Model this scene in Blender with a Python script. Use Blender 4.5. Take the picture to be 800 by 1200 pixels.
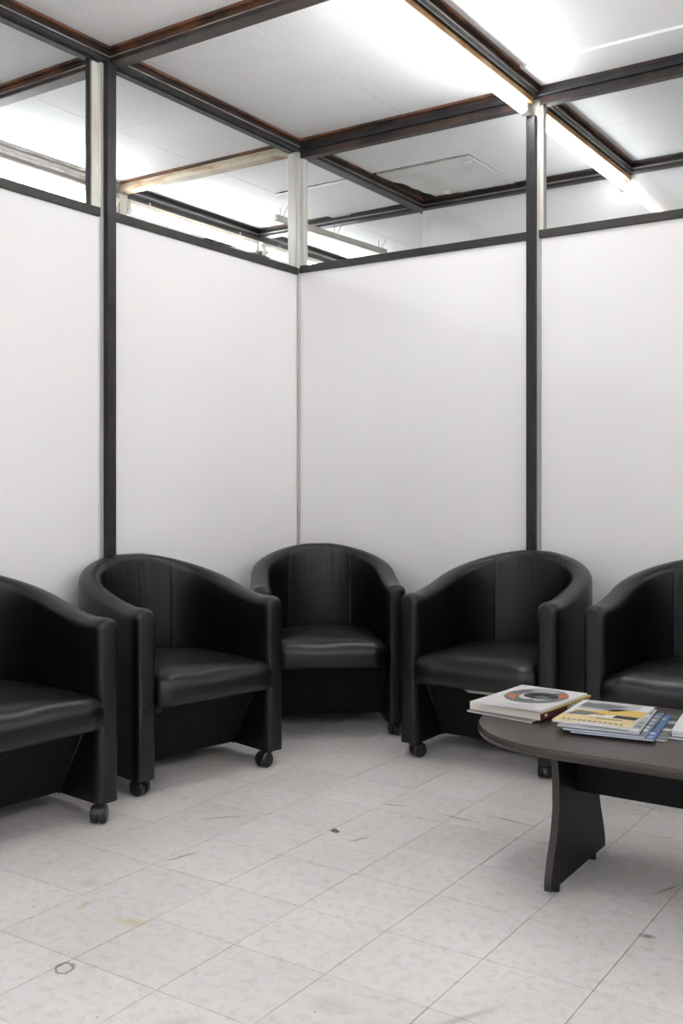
import bpy, bmesh, math, random
from mathutils import Vector, Matrix
random.seed(7)
PI = math.pi
for o in list(bpy.data.objects):
    bpy.data.objects.remove(o, do_unlink=True)
S = bpy.context.scene
COL = S.collection

# ------------------------------------------------------------------ camera, world, exposure
# world frame: corner of the two partitions at the origin, wall_left is the plane x=0, wall_back the plane y=0
FPX, HORIZON, YAW, CAM = 1182.0, 570.0, 33.8, (2.97, -4.05, 1.04)
cd = bpy.data.cameras.new('camera')
cam = bpy.data.objects.new('camera', cd); COL.objects.link(cam)
cam.location = CAM
cam.rotation_euler = (PI/2, 0, math.radians(YAW))
cd.sensor_fit = 'VERTICAL'; cd.sensor_height = 36.0
cd.lens = FPX/1200*36.0
cd.shift_y = -(600-HORIZON)/1200
cd.clip_start = .05
S.camera = cam

w = bpy.data.worlds.new('world'); S.world = w; w.use_nodes = True
w.node_tree.nodes['Background'].inputs[0].default_value = (.9, .92, 1, 1)
w.node_tree.nodes['Background'].inputs[1].default_value = .05

S.view_settings.view_transform = 'Standard'
S.view_settings.look = 'None'
S.view_settings.gamma = 1
S.view_settings.use_curve_mapping = False
S.view_settings.exposure = 1.6
S.cycles.caustics_reflective = False; S.cycles.caustics_refractive = False; S.cycles.max_bounces = 14; S.cycles.diffuse_bounces = 8
TUBE_STRENGTH = {'main': 14.5, 'passage': 6.0, 'left': 21.0, 'room': 14.5}      # strengths balanced per group for brightness; 'room' serves the added unseen tubes

# ------------------------------------------------------------------ materials
def mat(name, col=(.8, .8, .8), rough=.5, metal=0, spec=.5):
    m = bpy.data.materials.new(name); m.use_nodes = True
    b = m.node_tree.nodes['Principled BSDF']
    b.inputs['Base Color'].default_value = (*col, 1)
    b.inputs['Roughness'].default_value = rough
    b.inputs['Metallic'].default_value = metal
    b.inputs['Specular IOR Level'].default_value = spec
    return m, m.node_tree.nodes, m.node_tree.links, b
def N(nt, t, **kw):
    n = nt.new(t)
    for k, v in kw.items():
        if k.startswith('i_'):
            key = k[2:]
            key = int(key) if key.isdigit() else key.replace('_', ' ')
            n.inputs[key].default_value = v
        else:
            setattr(n, k, v)
    return n
def ramp(nt, stops):
    r = nt.new('ShaderNodeValToRGB')
    e = r.color_ramp.elements
    while len(e) < len(stops): e.new(.5)
    for i, (p, c) in enumerate(stops):
        e[i].position = p
        e[i].color = (*c, 1) if len(c) == 3 else c
    return r
def g3(v): return (v, v, v)
def bump(nt, L, b, src, strength=.1, dist=.01):
    bp = N(nt, 'ShaderNodeBump'); bp.inputs['Strength'].default_value = strength; bp.inputs['Distance'].default_value = dist
    L.new(src, bp.inputs['Height']); L.new(bp.outputs[0], b.inputs['Normal'])
def noise_mat(name, c1, c2, scale=8, rough=.5, metal=0, lo=.4, hi=.65, detail=6, spec=.5, bstr=0, stretch=None, space='Object'):
    m, nt, L, b = mat(name, c1, rough, metal, spec)
    tc = N(nt, 'ShaderNodeTexCoord')
    src = tc.outputs[space]
    if stretch:
        mp = N(nt, 'ShaderNodeMapping'); mp.inputs['Scale'].default_value = stretch
        L.new(src, mp.inputs[0]); src = mp.outputs[0]
    n = N(nt, 'ShaderNodeTexNoise'); n.inputs['Scale'].default_value = scale; n.inputs['Detail'].default_value = detail
    L.new(src, n.inputs['Vector'])
    r = ramp(nt, [(lo, c1), (hi, c2)]); L.new(n.outputs[0], r.inputs[0]); L.new(r.outputs[0], b.inputs['Base Color'])
    if bstr: bump(nt, L, b, n.outputs[0], bstr, .004)
    return m
M = {}
# white partition panel, a faint woven vinyl relief
m, nt, L, b = mat('wall_panel_white', (.80, .795, .80), .55, 0, .3)
tc = N(nt, 'ShaderNodeTexCoord')
n1 = N(nt, 'ShaderNodeTexNoise'); n1.inputs['Scale'].default_value = 1.6; n1.inputs['Detail'].default_value = 4
L.new(tc.outputs['Object'], n1.inputs['Vector'])
r = ramp(nt, [(.3, (.855, .85, .85)), (.7, (.885, .88, .885))]); L.new(n1.outputs[0], r.inputs[0]); L.new(r.outputs[0], b.inputs['Base Color'])
n2 = N(nt, 'ShaderNodeTexNoise'); n2.inputs['Scale'].default_value = 260; n2.inputs['Detail'].default_value = 2
L.new(tc.outputs['Object'], n2.inputs['Vector']); bump(nt, L, b, n2.outputs[0], .12, .002)
M['wall'] = m
m, nt, L, b = mat('gloss_white_panel', (.74, .735, .735), .04, 0, .9); b.inputs['Coat Weight'].default_value = 1; b.inputs['Coat Roughness'].default_value = .02
M['gloss_wall'] = m
M['steel'] = noise_mat('dark_steel', (.012, .0115, .0125), (.030, .028, .029), 14, .40, .2, .35, .7, bstr=.08)
M['steel_rail'] = noise_mat('grey_steel_rail', (.024, .0225, .0215), (.046, .041, .036), 10, .5, .2, .35, .7, bstr=.08)
M['rust'] = noise_mat('rusty_steel', (.045, .026, .020), (.21, .085, .040), 9, .6, .1, .38, .66, bstr=.15)
M['rust_dark'] = noise_mat('dark_rusty_steel', (.026, .021, .020), (.105, .060, .042), 7, .40, .3, .42, .75, bstr=.1)
M['rust_pale'] = noise_mat('rust_stained_cream', (.62, .55, .42), (.36, .17, .07), 6, .6, 0, .45, .68, bstr=.1, stretch=(1, 1, 3))
M['batten_tan'] = noise_mat('tan_stained_batten', (.52, .34, .17), (.34, .17, .07), 7, .55, 0, .4, .7, bstr=.1)
M['highlight_lip'] = noise_mat('worn_highlight_lip', (.40, .37, .35), (.16, .12, .10), 8, .3, .4, .45, .72)  # pale colour standing in for the highlight along the lower flange
M['cream'] = noise_mat('cream_metal', (.68, .655, .60), (.47, .40, .28), 11, .45, .1, .48, .78, stretch=(1, 1, .25))
M['pale_metal'] = noise_mat('pale_metal', (.66, .66, .64), (.52, .50, .46), 9, .35, .3, .45, .75, stretch=(1, 1, .2))
M['strip_grey'] = noise_mat('grey_joint_strip', (.42, .41, .39), (.56, .55, .53), 9, .5, .1, .4, .7, stretch=(1, 1, .2))
M['void'] = mat('ceiling_void', (.03, .03, .03), .9)[0]
# ceiling boards
def ceiling_mat(name, perf, dirt):
    m, nt, L, b = mat(name, (.78, .765, .76), .7, 0, .25)
    tc = N(nt, 'ShaderNodeTexCoord')
    n = N(nt, 'ShaderNodeTexNoise'); n.inputs['Scale'].default_value = 3.2; n.inputs['Detail'].default_value = 9; n.inputs['Roughness'].default_value = .65
    L.new(tc.outputs['Object'], n.inputs['Vector'])
    base = ramp(nt, [(.3, (.88, .875, .87)), (.62, (.93, .925, .92))] if not dirt else [(.26, (.46, .42, .37)), (.36, (.70, .67, .64)), (.55, (.82, .81, .80))])
    L.new(n.outputs[0], base.inputs[0]); out = base.outputs[0]
    if perf:
        sp = N(nt, 'ShaderNodeSeparateXYZ'); L.new(tc.outputs['Object'], sp.inputs[0])
        sq = []
        for ax in ('X', 'Y'):
            d = N(nt, 'ShaderNodeMath', operation='DIVIDE'); d.inputs[1].default_value = .0135; L.new(sp.outputs[ax], d.inputs[0])
            f = N(nt, 'ShaderNodeMath', operation='FRACT'); L.new(d.outputs[0], f.inputs[0])
            s = N(nt, 'ShaderNodeMath', operation='SUBTRACT'); s.inputs[1].default_value = .5; L.new(f.outputs[0], s.inputs[0])
            q = N(nt, 'ShaderNodeMath', operation='MULTIPLY'); L.new(s.outputs[0], q.inputs[0]); L.new(s.outputs[0], q.inputs[1])
            sq.append(q)
        a = N(nt, 'ShaderNodeMath', operation='ADD'); L.new(sq[0].outputs[0], a.inputs[0]); L.new(sq[1].outputs[0], a.inputs[1])
        lt = N(nt, 'ShaderNodeMath', operation='LESS_THAN'); lt.inputs[1].default_value = .045; L.new(a.outputs[0], lt.inputs[0])
        mx = N(nt, 'ShaderNodeMixRGB'); mx.inputs[2].default_value = (.64, .62, .61, 1)
        L.new(lt.outputs[0], mx.inputs[0]); L.new(out, mx.inputs[1]); out = mx.outputs[0]
    L.new(out, b.inputs['Base Color'])
    return m
M['ceil_perf'] = ceiling_mat('perforated_ceiling_board', True, False)
M['ceil_plain'] = ceiling_mat('plain_ceiling_board', False, False)
M['ceil_dirty'] = ceiling_mat('stained_ceiling_board', False, True)
# floor tile: speckled vinyl, directional streaks, scuffs, a scorch ring and a yellow spill
m, nt, L, b = mat('vinyl_floor_tile', (.6, .6, .58), .42, 0, .4)
geo = N(nt, 'ShaderNodeNewGeometry'); oi = N(nt, 'ShaderNodeObjectInfo')
def vmap(scale, loc=(0, 0, 0)):
    mp = N(nt, 'ShaderNodeMapping'); mp.inputs['Scale'].default_value = scale; mp.inputs['Location'].default_value = loc
    L.new(geo.outputs['Position'], mp.inputs[0]); return mp.outputs[0]
def fnoise(vec, scale, detail, rough=.5):
    n = N(nt, 'ShaderNodeTexNoise'); n.inputs['Scale'].default_value = scale; n.inputs['Detail'].default_value = detail; n.inputs['Roughness'].default_value = rough
    L.new(vec, n.inputs['Vector']); return n.outputs[0]
def mixc(fac, a, colr, mode='MIX'):
    mx = N(nt, 'ShaderNodeMixRGB', blend_type=mode)
    if isinstance(fac, float): mx.inputs[0].default_value = fac
    else: L.new(fac, mx.inputs[0])
    L.new(a, mx.inputs[1])
    if isinstance(colr, tuple): mx.inputs[2].default_value = (*colr, 1)
    else: L.new(colr, mx.inputs[2])
    return mx.outputs[0]
def mth(op, a, bv):
    q = N(nt, 'ShaderNodeMath', operation=op)
    for i, v in enumerate((a, bv)):
        if v is None: continue
        if isinstance(v, (int, float)): q.inputs[i].default_value = v
        else: L.new(v, q.inputs[i])
    return q.outputs[0]
big = fnoise(geo.outputs['Position'], 1.9, 5, .6)
r = ramp(nt, [(.3, (.665, .642, .632)), (.7, (.785, .760, .751))]); L.new(big, r.inputs[0]); c = r.outputs[0]
rr = ramp(nt, [(0, g3(.955)), (1, g3(1.025))]); L.new(oi.outputs['Random'], rr.inputs[0]); c = mixc(1.0, c, rr.outputs[0], 'MULTIPLY')
fine = fnoise(geo.outputs['Position'], 34, 8, .7)
r = ramp(nt, [(.32, (.74, .73, .71)), (.52, (1, 1, 1))]); L.new(fine, r.inputs[0]); c = mixc(.7, c, r.outputs[0], 'MULTIPLY')
for vec, sc in ((vmap((2.2, 38, 1)), 1.6), (vmap((34, 2.4, 1), (3, 1, 0)), 1.5)):      # scuffs along both tile directions
    s1 = fnoise(vec, sc, 4, .65); msk = fnoise(geo.outputs['Position'], 3.1 if sc > 1.55 else 2.3, 2)
    r = ramp(nt, [(.62, g3(0)), (.74, g3(1))]); L.new(s1, r.inputs[0])
    r2 = ramp(nt, [(.52, g3(0)), (.66, g3(1))]); L.new(msk, r2.inputs[0])
    c = mixc(mth('MULTIPLY', mth('MULTIPLY', r.outputs[0], r2.outputs[0]), .42), c, (.30, .285, .26))
speck = N(nt, 'ShaderNodeTexVoronoi'); speck.inputs['Scale'].default_value = 11; L.new(geo.outputs['Position'], speck.inputs['Vector'])
c = mixc(mth('MULTIPLY', mth('LESS_THAN', speck.outputs['Distance'], .035), .55), c, (.16, .14, .12))
def blob(x, y, rx, ry, ang=0):           # 0 in the middle, 1 on the rim, ragged by noise
    mp = N(nt, 'ShaderNodeMapping', vector_type='TEXTURE')
    mp.inputs['Location'].default_value = (x, y, 0); mp.inputs['Rotation'].default_value = (0, 0, ang); mp.inputs['Scale'].default_value = (rx, ry, 1)
    L.new(geo.outputs['Position'], mp.inputs[0])
    nn = N(nt, 'ShaderNodeTexNoise'); nn.inputs['Scale'].default_value = 60; L.new(geo.outputs['Position'], nn.inputs['Vector'])
    le = N(nt, 'ShaderNodeVectorMath', operation='LENGTH'); L.new(mp.outputs[0], le.inputs[0])
    return mth('ADD', le.outputs['Value'], mth('MULTIPLY', mth('SUBTRACT', nn.outputs[0], .5), .9))
def stain(d, stops, col, amt):
    global c
    r = ramp(nt, [(p, g3(v)) for p, v in stops]); L.new(mth('MULTIPLY', d, .5), r.inputs[0])
    c = mixc(mth('MULTIPLY', r.outputs[0], amt), c, col)
stain(blob(1.262, -2.573, .019, .024, .5), [(.36, 0), (.46, 1), (.52, 1), (.60, 0)], (.17, .11, .06), .8)       # scorch ring
stain(blob(1.215, -2.327, .060, .020, .2), [(.1, 1), (.6, 0)], (.58, .50, .28), .65)                            # yellow spill
stain(blob(1.045, -2.325, .012, .030, .4), [(.1, 1), (.55, 0)], (.50, .42, .20), .55)
stain(blob(.95, -2.22, .05, .03, .4), [(.1, 1), (.55, 0)], (.42, .38, .28), .35)
stain(blob(1.62, -2.60, .06, .03, .8), [(.1, 1), (.55, 0)], (.46, .40, .36), .4)
stain(blob(1.83, -2.38, .06, .04, .3), [(.1, 1), (.55, 0)], (.46, .41, .37), .4)
stain(blob(2.26, -1.72, .02, .012, .3), [(.1, 1), (.6, 0)], (.10, .09, .08), .8)
stain(blob(2.07, -2.28, .11, .012, 1.1), [(.1, 1), (.55, 0)], (.33, .32, .30), .55)
for (x, y, ln, an) in ((1.66, -1.15, .09, -.1), (1.52, -1.22, .08, -.06), (2.22, -1.42, .06, 1.2), (.90, -1.62, .09, .8), (1.02, -1.95, .07, 1.3), (1.36, -1.55, .05, 1.2), (1.28, -1.22, .05, .2), (2.45, -1.9, .05, 1.3)):
    stain(blob(x, y, ln, .006, an), [(.15, 1), (.55, 0)], (.16, .15, .13), .7)
L.new(c, b.inputs['Base Color'])
r = ramp(nt, [(.3, g3(.34)), (.7, g3(.52))]); L.new(fine, r.inputs[0]); L.new(r.outputs[0], b.inputs['Roughness'])
bump(nt, L, b, fine, .05, .002)
M['tile'] = m
M['joint'] = mat('floor_joint', (.10, .095, .085), .9)[0]
M['floor_plain'] = noise_mat('plain_floor', (.55, .54, .52), (.63, .62, .60), 3, .45)
# leather
def leather(name, wrinkle):
    m, nt, L, b = mat(name, (.0026, .0029, .0029), .36, 0, .5)
    tc = N(nt, 'ShaderNodeTexCoord')
    v = N(nt, 'ShaderNodeTexVoronoi'); v.inputs['Scale'].default_value = 420; L.new(tc.outputs['Object'], v.inputs['Vector'])
    n = N(nt, 'ShaderNodeTexNoise'); n.inputs['Scale'].default_value = 6; n.inputs['Detail'].default_value = 1; L.new(tc.outputs['Object'], n.inputs['Vector'])
    a = N(nt, 'ShaderNodeMath', operation='MULTIPLY'); a.inputs[1].default_value = .035; L.new(v.outputs['Distance'], a.inputs[0])
    s = N(nt, 'ShaderNodeMath', operation='ADD'); L.new(a.outputs[0], s.inputs[0])
    q = N(nt, 'ShaderNodeMath', operation='MULTIPLY'); q.inputs[1].default_value = .5; L.new(n.outputs[0], q.inputs[0]); L.new(q.outputs[0], s.inputs[1])
    out = s.outputs[0]
    if wrinkle:
        mp = N(nt, 'ShaderNodeMapping'); mp.inputs['Scale'].default_value = (26, 26, 3.0); L.new(tc.outputs['Object'], mp.inputs[0])
        n2 = N(nt, 'ShaderNodeTexNoise'); n2.inputs['Scale'].default_value = 1; n2.inputs['Detail'].default_value = 2; n2.inputs['Distortion'].default_value = .6; L.new(mp.outputs[0], n2.inputs['Vector'])
        sp = N(nt, 'ShaderNodeSeparateXYZ'); L.new(tc.outputs['Object'], sp.inputs[0])
        r = ramp(nt, [(.56, g3(0)), (.72, g3(1))]); L.new(sp.outputs['Z'], r.inputs[0])
        k = N(nt, 'ShaderNodeMath', operation='MULTIPLY'); L.new(r.outputs[0], k.inputs[0]); L.new(n2.outputs[0], k.inputs[1])
        k2 = N(nt, 'ShaderNodeMath', operation='MULTIPLY_ADD'); k2.inputs[1].default_value = 2.6; L.new(k.outputs[0], k2.inputs[0]); L.new(out, k2.inputs[2])
        out = k2.outputs[0]
    bump(nt, L, b, out, .35, .008)
    r = ramp(nt, [(.3, g3(.30)), (.7, g3(.37))]); L.new(n.outputs[0], r.inputs[0]); L.new(r.outputs[0], b.inputs['Roughness'])
    return m
M['leather'] = leather('black_leather', False)
M['leather_back'] = leather('black_leather_gathered', True)
M['fabric_black'] = noise_mat('black_lining', (.006, .006, .006), (.011, .011, .011), 60, .8, spec=.2)
M['plastic'] = mat('black_plastic', (.010, .010, .010), .3)[0]
M['chrome'] = mat('chrome', (.75, .75, .75), .15, 1)[0]
M['plywood'] = noise_mat('pale_plywood', (.42, .40, .36), (.52, .50, .45), 12, .6)
# table laminate
m, nt, L, b = mat('dark_wenge_laminate', (.03, .02, .017), .30, 0, .5)
tc = N(nt, 'ShaderNodeTexCoord'); mp = N(nt, 'ShaderNodeMapping'); mp.inputs['Scale'].default_value = (3, 60, 60); L.new(tc.outputs['Object'], mp.inputs[0])
n = N(nt, 'ShaderNodeTexNoise'); n.inputs['Scale'].default_value = 1.5; n.inputs['Detail'].default_value = 6; L.new(mp.outputs[0], n.inputs['Vector'])
r = ramp(nt, [(.35, (.034, .024, .021)), (.7, (.062, .046, .040))]); L.new(n.outputs[0], r.inputs[0]); L.new(r.outputs[0], b.inputs['Base Color'])
bump(nt, L, b, n.outputs[0], .06, .002)
M['wenge'] = m
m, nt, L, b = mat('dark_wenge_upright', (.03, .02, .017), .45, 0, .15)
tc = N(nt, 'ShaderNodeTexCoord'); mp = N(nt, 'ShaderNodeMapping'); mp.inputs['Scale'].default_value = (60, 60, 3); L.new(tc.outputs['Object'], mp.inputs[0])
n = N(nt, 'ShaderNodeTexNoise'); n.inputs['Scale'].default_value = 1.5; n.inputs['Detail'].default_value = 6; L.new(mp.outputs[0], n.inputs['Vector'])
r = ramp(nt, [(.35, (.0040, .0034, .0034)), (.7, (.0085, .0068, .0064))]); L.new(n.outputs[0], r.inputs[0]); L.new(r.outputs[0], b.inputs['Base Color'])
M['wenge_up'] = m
M['edge_band'] = noise_mat('worn_edge_band', (.024, .018, .016), (.034, .026, .022), 5, .3)
# paper
M['paper'] = noise_mat('page_edges', (.72, .68, .62), (.80, .77, .72), 30, .8, stretch=(1, 1, 30))
M['paper_white'] = noise_mat('white_page_edges', (.70, .70, .74), (.80, .80, .83), 30, .7, stretch=(1, 1, 30))
def flat(name, col, rough=.3): return mat(name, col, rough)[0]
M['cover_white'] = flat('cover_white', (.72, .71, .71))
M['cover_yellow'] = flat('cover_yellow', (.70, .48, .10))
M['cover_pale_yellow'] = flat('cover_pale_yellow', (.74, .60, .28))
M['cover_grey'] = flat('cover_grey', (.16, .165, .175))
M['cover_lightgrey'] = flat('cover_light_grey', (.42, .43, .46))
M['cover_black'] = flat('cover_black', (.012, .012, .014))
M['cover_orange'] = flat('cover_orange', (.55, .17, .05))
M['cover_blue'] = flat('cover_blue', (.05, .13, .36))
M['cover_slate'] = flat('cover_slate_blue', (.13, .18, .24))
M['cover_maroon'] = flat('cover_maroon', (.09, .022, .022), .5)
M['cover_green'] = flat('cover_grey_green', (.10, .115, .10))
M['ink_white'] = flat('white_ink', (.7, .7, .68))
# glass of the transoms
m = bpy.data.materials.new('transom_glass'); m.use_nodes = True; nt = m.node_tree.nodes; L = m.node_tree.links
nt.remove(nt['Principled BSDF'])
tr = N(nt, 'ShaderNodeBsdfTransparent'); tr.inputs[0].default_value = (.97, .98, .98, 1)
gl = N(nt, 'ShaderNodeBsdfGlossy'); gl.inputs['Roughness'].default_value = .02
lw = N(nt, 'ShaderNodeLayerWeight'); lw.inputs[0].default_value = .5
pw = N(nt, 'ShaderNodeMath', operation='POWER'); pw.inputs[1].default_value = 5; L.new(lw.outputs['Facing'], pw.inputs[0])
fr = N(nt, 'ShaderNodeMath', operation='MULTIPLY_ADD'); fr.inputs[1].default_value = .9; fr.inputs[2].default_value = .03; L.new(pw.outputs[0], fr.inputs[0])
mx = N(nt, 'ShaderNodeMixShader'); L.new(fr.outputs[0], mx.inputs[0]); L.new(tr.outputs[0], mx.inputs[1]); L.new(gl.outputs[0], mx.inputs[2]); L.new(mx.outputs[0], nt['Material Output'].inputs[0])
M['glass'] = m
for key, st in TUBE_STRENGTH.items():
    m = bpy.data.materials.new('lit_tube_'+key); m.use_nodes = True; nt = m.node_tree.nodes; L = m.node_tree.links
    nt.remove(nt['Principled BSDF'])
    em = N(nt, 'ShaderNodeEmission'); em.inputs[0].default_value = (.96, .982, 1.005, 1); em.inputs[1].default_value = st
    L.new(em.outputs[0], nt['Material Output'].inputs[0])
    M['tube_'+key] = m
M['lamp_body'] = noise_mat('lamp_body_white', (.70, .68, .62), (.60, .55, .46), 5, .4)

# ------------------------------------------------------------------ mesh helpers
def link(name, me, m=None, parent=None, smooth=False):
    o = bpy.data.objects.new(name, me); COL.objects.link(o)
    if m is not None:
        me.materials.append(M[m] if isinstance(m, str) else m)
    if parent: o.parent = parent
    if smooth:
        for p in me.polygons: p.use_smooth = True
    return o
def tag(o, label=None, cat=None, group=None, kind=None):
    if label: o['label'] = label
    if cat: o['category'] = cat
    if group: o['group'] = group
    if kind: o['kind'] = kind
    return o
def empty(name, loc=(0, 0, 0), rz=0):
    o = bpy.data.objects.new(name, None); COL.objects.link(o); o.location = loc; o.rotation_euler = (0, 0, rz)
    o.empty_display_size = .1
    return o
def from_bm(bm, name):
    bmesh.ops.recalc_face_normals(bm, faces=bm.faces)
    me = bpy.data.meshes.new(name); bm.to_mesh(me); bm.free(); return me
def bm_box(bm, x0, x1, y0, y1, z0, z1, bev=0):
    r = bmesh.ops.create_cube(bm, size=1, matrix=Matrix.Translation(((x0+x1)/2, (y0+y1)/2, (z0+z1)/2)) @ Matrix.Diagonal((abs(x1-x0), abs(y1-y0), abs(z1-z0), 1)))
    if bev:
        vs = r['verts']; es = list({e for v in vs for e in v.link_edges})
        bmesh.ops.bevel(bm, geom=es, offset=bev, segments=2, profile=.5, affect='EDGES')
def box(name, m, x0, x1, y0, y1, z0, z1, parent=None, bev=0):
    bm = bmesh.new(); bm_box(bm, x0, x1, y0, y1, z0, z1, bev)
    return link(name, from_bm(bm, name), m, parent)
def cyl_mesh(name, p0, p1, r0, r1=None, seg=20, caps=True):
    r1 = r0 if r1 is None else r1
    p0, p1 = Vector(p0), Vector(p1); d = p1-p0
    bm = bmesh.new()
    q = d.to_track_quat('Z', 'Y').to_matrix().to_4x4()
    bmesh.ops.create_cone(bm, cap_ends=caps, segments=seg, radius1=r0, radius2=r1, depth=d.length, matrix=Matrix.Translation((p0+p1)/2) @ q)
    return from_bm(bm, name)
def cyl(name, m, p0, p1, r0, r1=None, seg=20, parent=None):
    o = link(name, cyl_mesh(name, p0, p1, r0, r1, seg), m, parent)
    for p in o.data.polygons: p.use_smooth = len(p.vertices) == 4
    return o
def prism(name, m, pts, z0, z1, parent=None, bev=0):
    bm = bmesh.new()
    lo = [bm.verts.new((x, y, z0)) for x, y in pts]; hi = [bm.verts.new((x, y, z1)) for x, y in pts]
    k = len(pts)
    bm.faces.new(lo[::-1]); top = bm.faces.new(hi)
    for i in range(k): bm.faces.new((lo[i], lo[(i+1) % k], hi[(i+1) % k], hi[i]))
    return link(name, from_bm(bm, name), m, parent)
def copy_tree(o, parent=None):
    c = o.copy(); COL.objects.link(c); c.parent = parent
    for ch in list(o.children): copy_tree(ch, c)
    return c

# ------------------------------------------------------------------ setting: floor
G = .25
ZC = 2.75                       # underside of the ceiling boards
X1, Y0 = 5.0, -6.25             # far right wall and the wall behind the camera
TX, TY = -.006, -.032           # tile grid offset
floor = tag(box('floor', 'joint', 0, X1, Y0, 0, -.05, -.0022), 'pale worn vinyl tile floor of the waiting room', 'floor', kind='structure')
tile_me = None
cells = []
th = math.radians(-YAW)
for i in range(-1, 21):
    for j in range(-26, 1):
        xa, xb = max(0, TX+i*G), min(X1, TX+(i+1)*G); ya, yb = max(Y0, TY+j*G), min(0, TY+(j+1)*G)
        if xb-xa < .004 or yb-ya < .004: continue
        xc, yc = (xa+xb)/2-CAM[0], (ya+yb)/2-CAM[1]
        Z = xc*math.sin(th)+yc*math.cos(th); R = xc*math.cos(th)-yc*math.sin(th)
        vis = Z > .6 and abs(R/Z) < .55
        cells.append(((0 if vis else 1, abs(Z)), xa, xb, ya, yb))
cells.sort()
full = None
rest = bmesh.new()
JW = .0009
for k, (_, xa, xb, ya, yb) in enumerate(cells):
    if k < 300:
        ww, hh = xb-xa-2*JW, yb-ya-2*JW
        if abs(ww-(G-2*JW)) < 1e-6 and abs(hh-(G-2*JW)) < 1e-6:
            if full is None:
                bm = bmesh.new(); bm_box(bm, -ww/2, ww/2, -hh/2, hh/2, -.002, 0); full = from_bm(bm, 'tile'); full.materials.append(M['tile'])
            me = full
        else:
            bm = bmesh.new(); bm_box(bm, -ww/2, ww/2, -hh/2, hh/2, -.002, 0); me = from_bm(bm, 'tile'); me.materials.append(M['tile'])
        o = link('tile', me, None, floor); o.location = ((xa+xb)/2, (ya+yb)/2, random.uniform(-.0003, .0003))
    else:
        bm_box(rest, xa+JW, xb-JW, ya+JW, yb-JW, -.002, 0)
tag(link('tile_field', from_bm(rest, 'tile_field'), 'tile', floor), kind='stuff')
tag(box('floor_beyond', 'floor_plain', -3.75, 0, Y0, 3.75, -.05, -.002), 'plain floor of the rooms behind the left partition', 'floor', kind='structure')
tag(box('floor_passage', 'floor_plain', 0, X1, 0, 3.75, -.05, -.002), 'plain floor of the passage behind the back partition', 'floor', kind='structure')

# ------------------------------------------------------------------ setting: ceiling of loose boards on a steel grid
ceil = tag(box('ceiling', 'void', -3.75, X1, Y0, 3.75, ZC+.10, ZC+.16), 'white ceiling boards lying on a dark steel grid', 'ceiling', kind='structure')
B = 1.25
panel_cache = {}
def ceil_panel(x0, x1, y0, y1, m, dz=0, rx=0, ry=0, rz=0):
    key = (round(x1-x0, 4), round(y1-y0, 4), m)
    if key not in panel_cache:
        bm = bmesh.new(); a, c_ = (x1-x0)/2-.0016, (y1-y0)/2-.0016
        bm_box(bm, -a, a, -c_, c_, 0, .012); me = from_bm(bm, 'ceiling_panel'); me.materials.append(M[m]); panel_cache[key] = me
    o = link('ceiling_panel', panel_cache[key], None, ceil)
    o.location = ((x0+x1)/2, (y0+y1)/2, ZC+.0005+dz); o.rotation_euler = (rx, ry, rz)
    return o
for bi in range(-3, 4):
    for bj in range(-5, 3):
        x0, y0 = bi*B, bj*B
        plain = (bi >= 1 and bj < 0) or bi <= -2 or bj >= 1 or (bi == -1 and bj == 0)
        if bi == 1 and bj == -1:
            ceil_panel(x0, x0+B, y0, -.245, 'ceil_plain'); ceil_panel(x0, x0+B, -.245, 0, 'ceil_plain', -.011)
            continue
        if bi == 2 and bj == -1:
            ceil_panel(x0, x0+B, y0, -.245, 'ceil_plain'); ceil_panel(x0, x0+B, -.245, 0, 'ceil_plain', -.011)
            continue
        for a in (0, 1):
            for c_ in (0, 1):
                px, py = x0+a*B/2, y0+c_*B/2
                if bi == 0 and bj == 0 and a == 0 and c_ == 1: continue          # the torn board
                if bi == -1 and bj == 0 and a == 1 and c_ == 1:
                    ceil_panel(px, px+B/2, py, py+B/2, 'ceil_plain', -.012, .012, -.012, .01); continue
                ceil_panel(px, px+B/2, py, py+B/2, 'ceil_plain' if plain else 'ceil_perf', 0, 0, 0, 0)
# torn, sagging board in the passage bay
pts = []
random.seed(3)
def edge(p, q, k, jag):
    out = []
    for i in range(k):
        t = i/k
        dx, dy = q[0]-p[0], q[1]-p[1]; ln = math.hypot(dx, dy); j = random.uniform(-jag, jag)
        out.append((p[0]+dx*t-dy/ln*j, p[1]+dy*t+dx/ln*j))
    return out
pts = edge((.055, .650), (.618, .636), 12, .005)+edge((.618, .636), (.621, 1.205), 4, .001)+edge((.621, 1.208), (.12, 1.195), 14, .008)+edge((.12, 1.195), (.055, .650), 10, .014)
torn = prism('ceiling_panel', 'ceil_dirty', pts, 0, .010, ceil); torn.location = (0, 0, ZC-.006); torn.rotation_euler = (.004, .006, 0)
tag(torn, 'torn sagging ceiling board with dirty broken edges')
prism('torn_flap', 'ceil_plain', [(.25, 1.04), (.285, 1.03), (.29, 1.075), (.27, 1.085), (.265, 1.12), (.25, 1.11)], ZC-.03, ZC-.028, ceil)
prism('torn_flap', 'ceil_plain', [(.55, .70), (.60, .685), (.61, .71), (.58, .725)], ZC-.014, ZC-.011, ceil)

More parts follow.
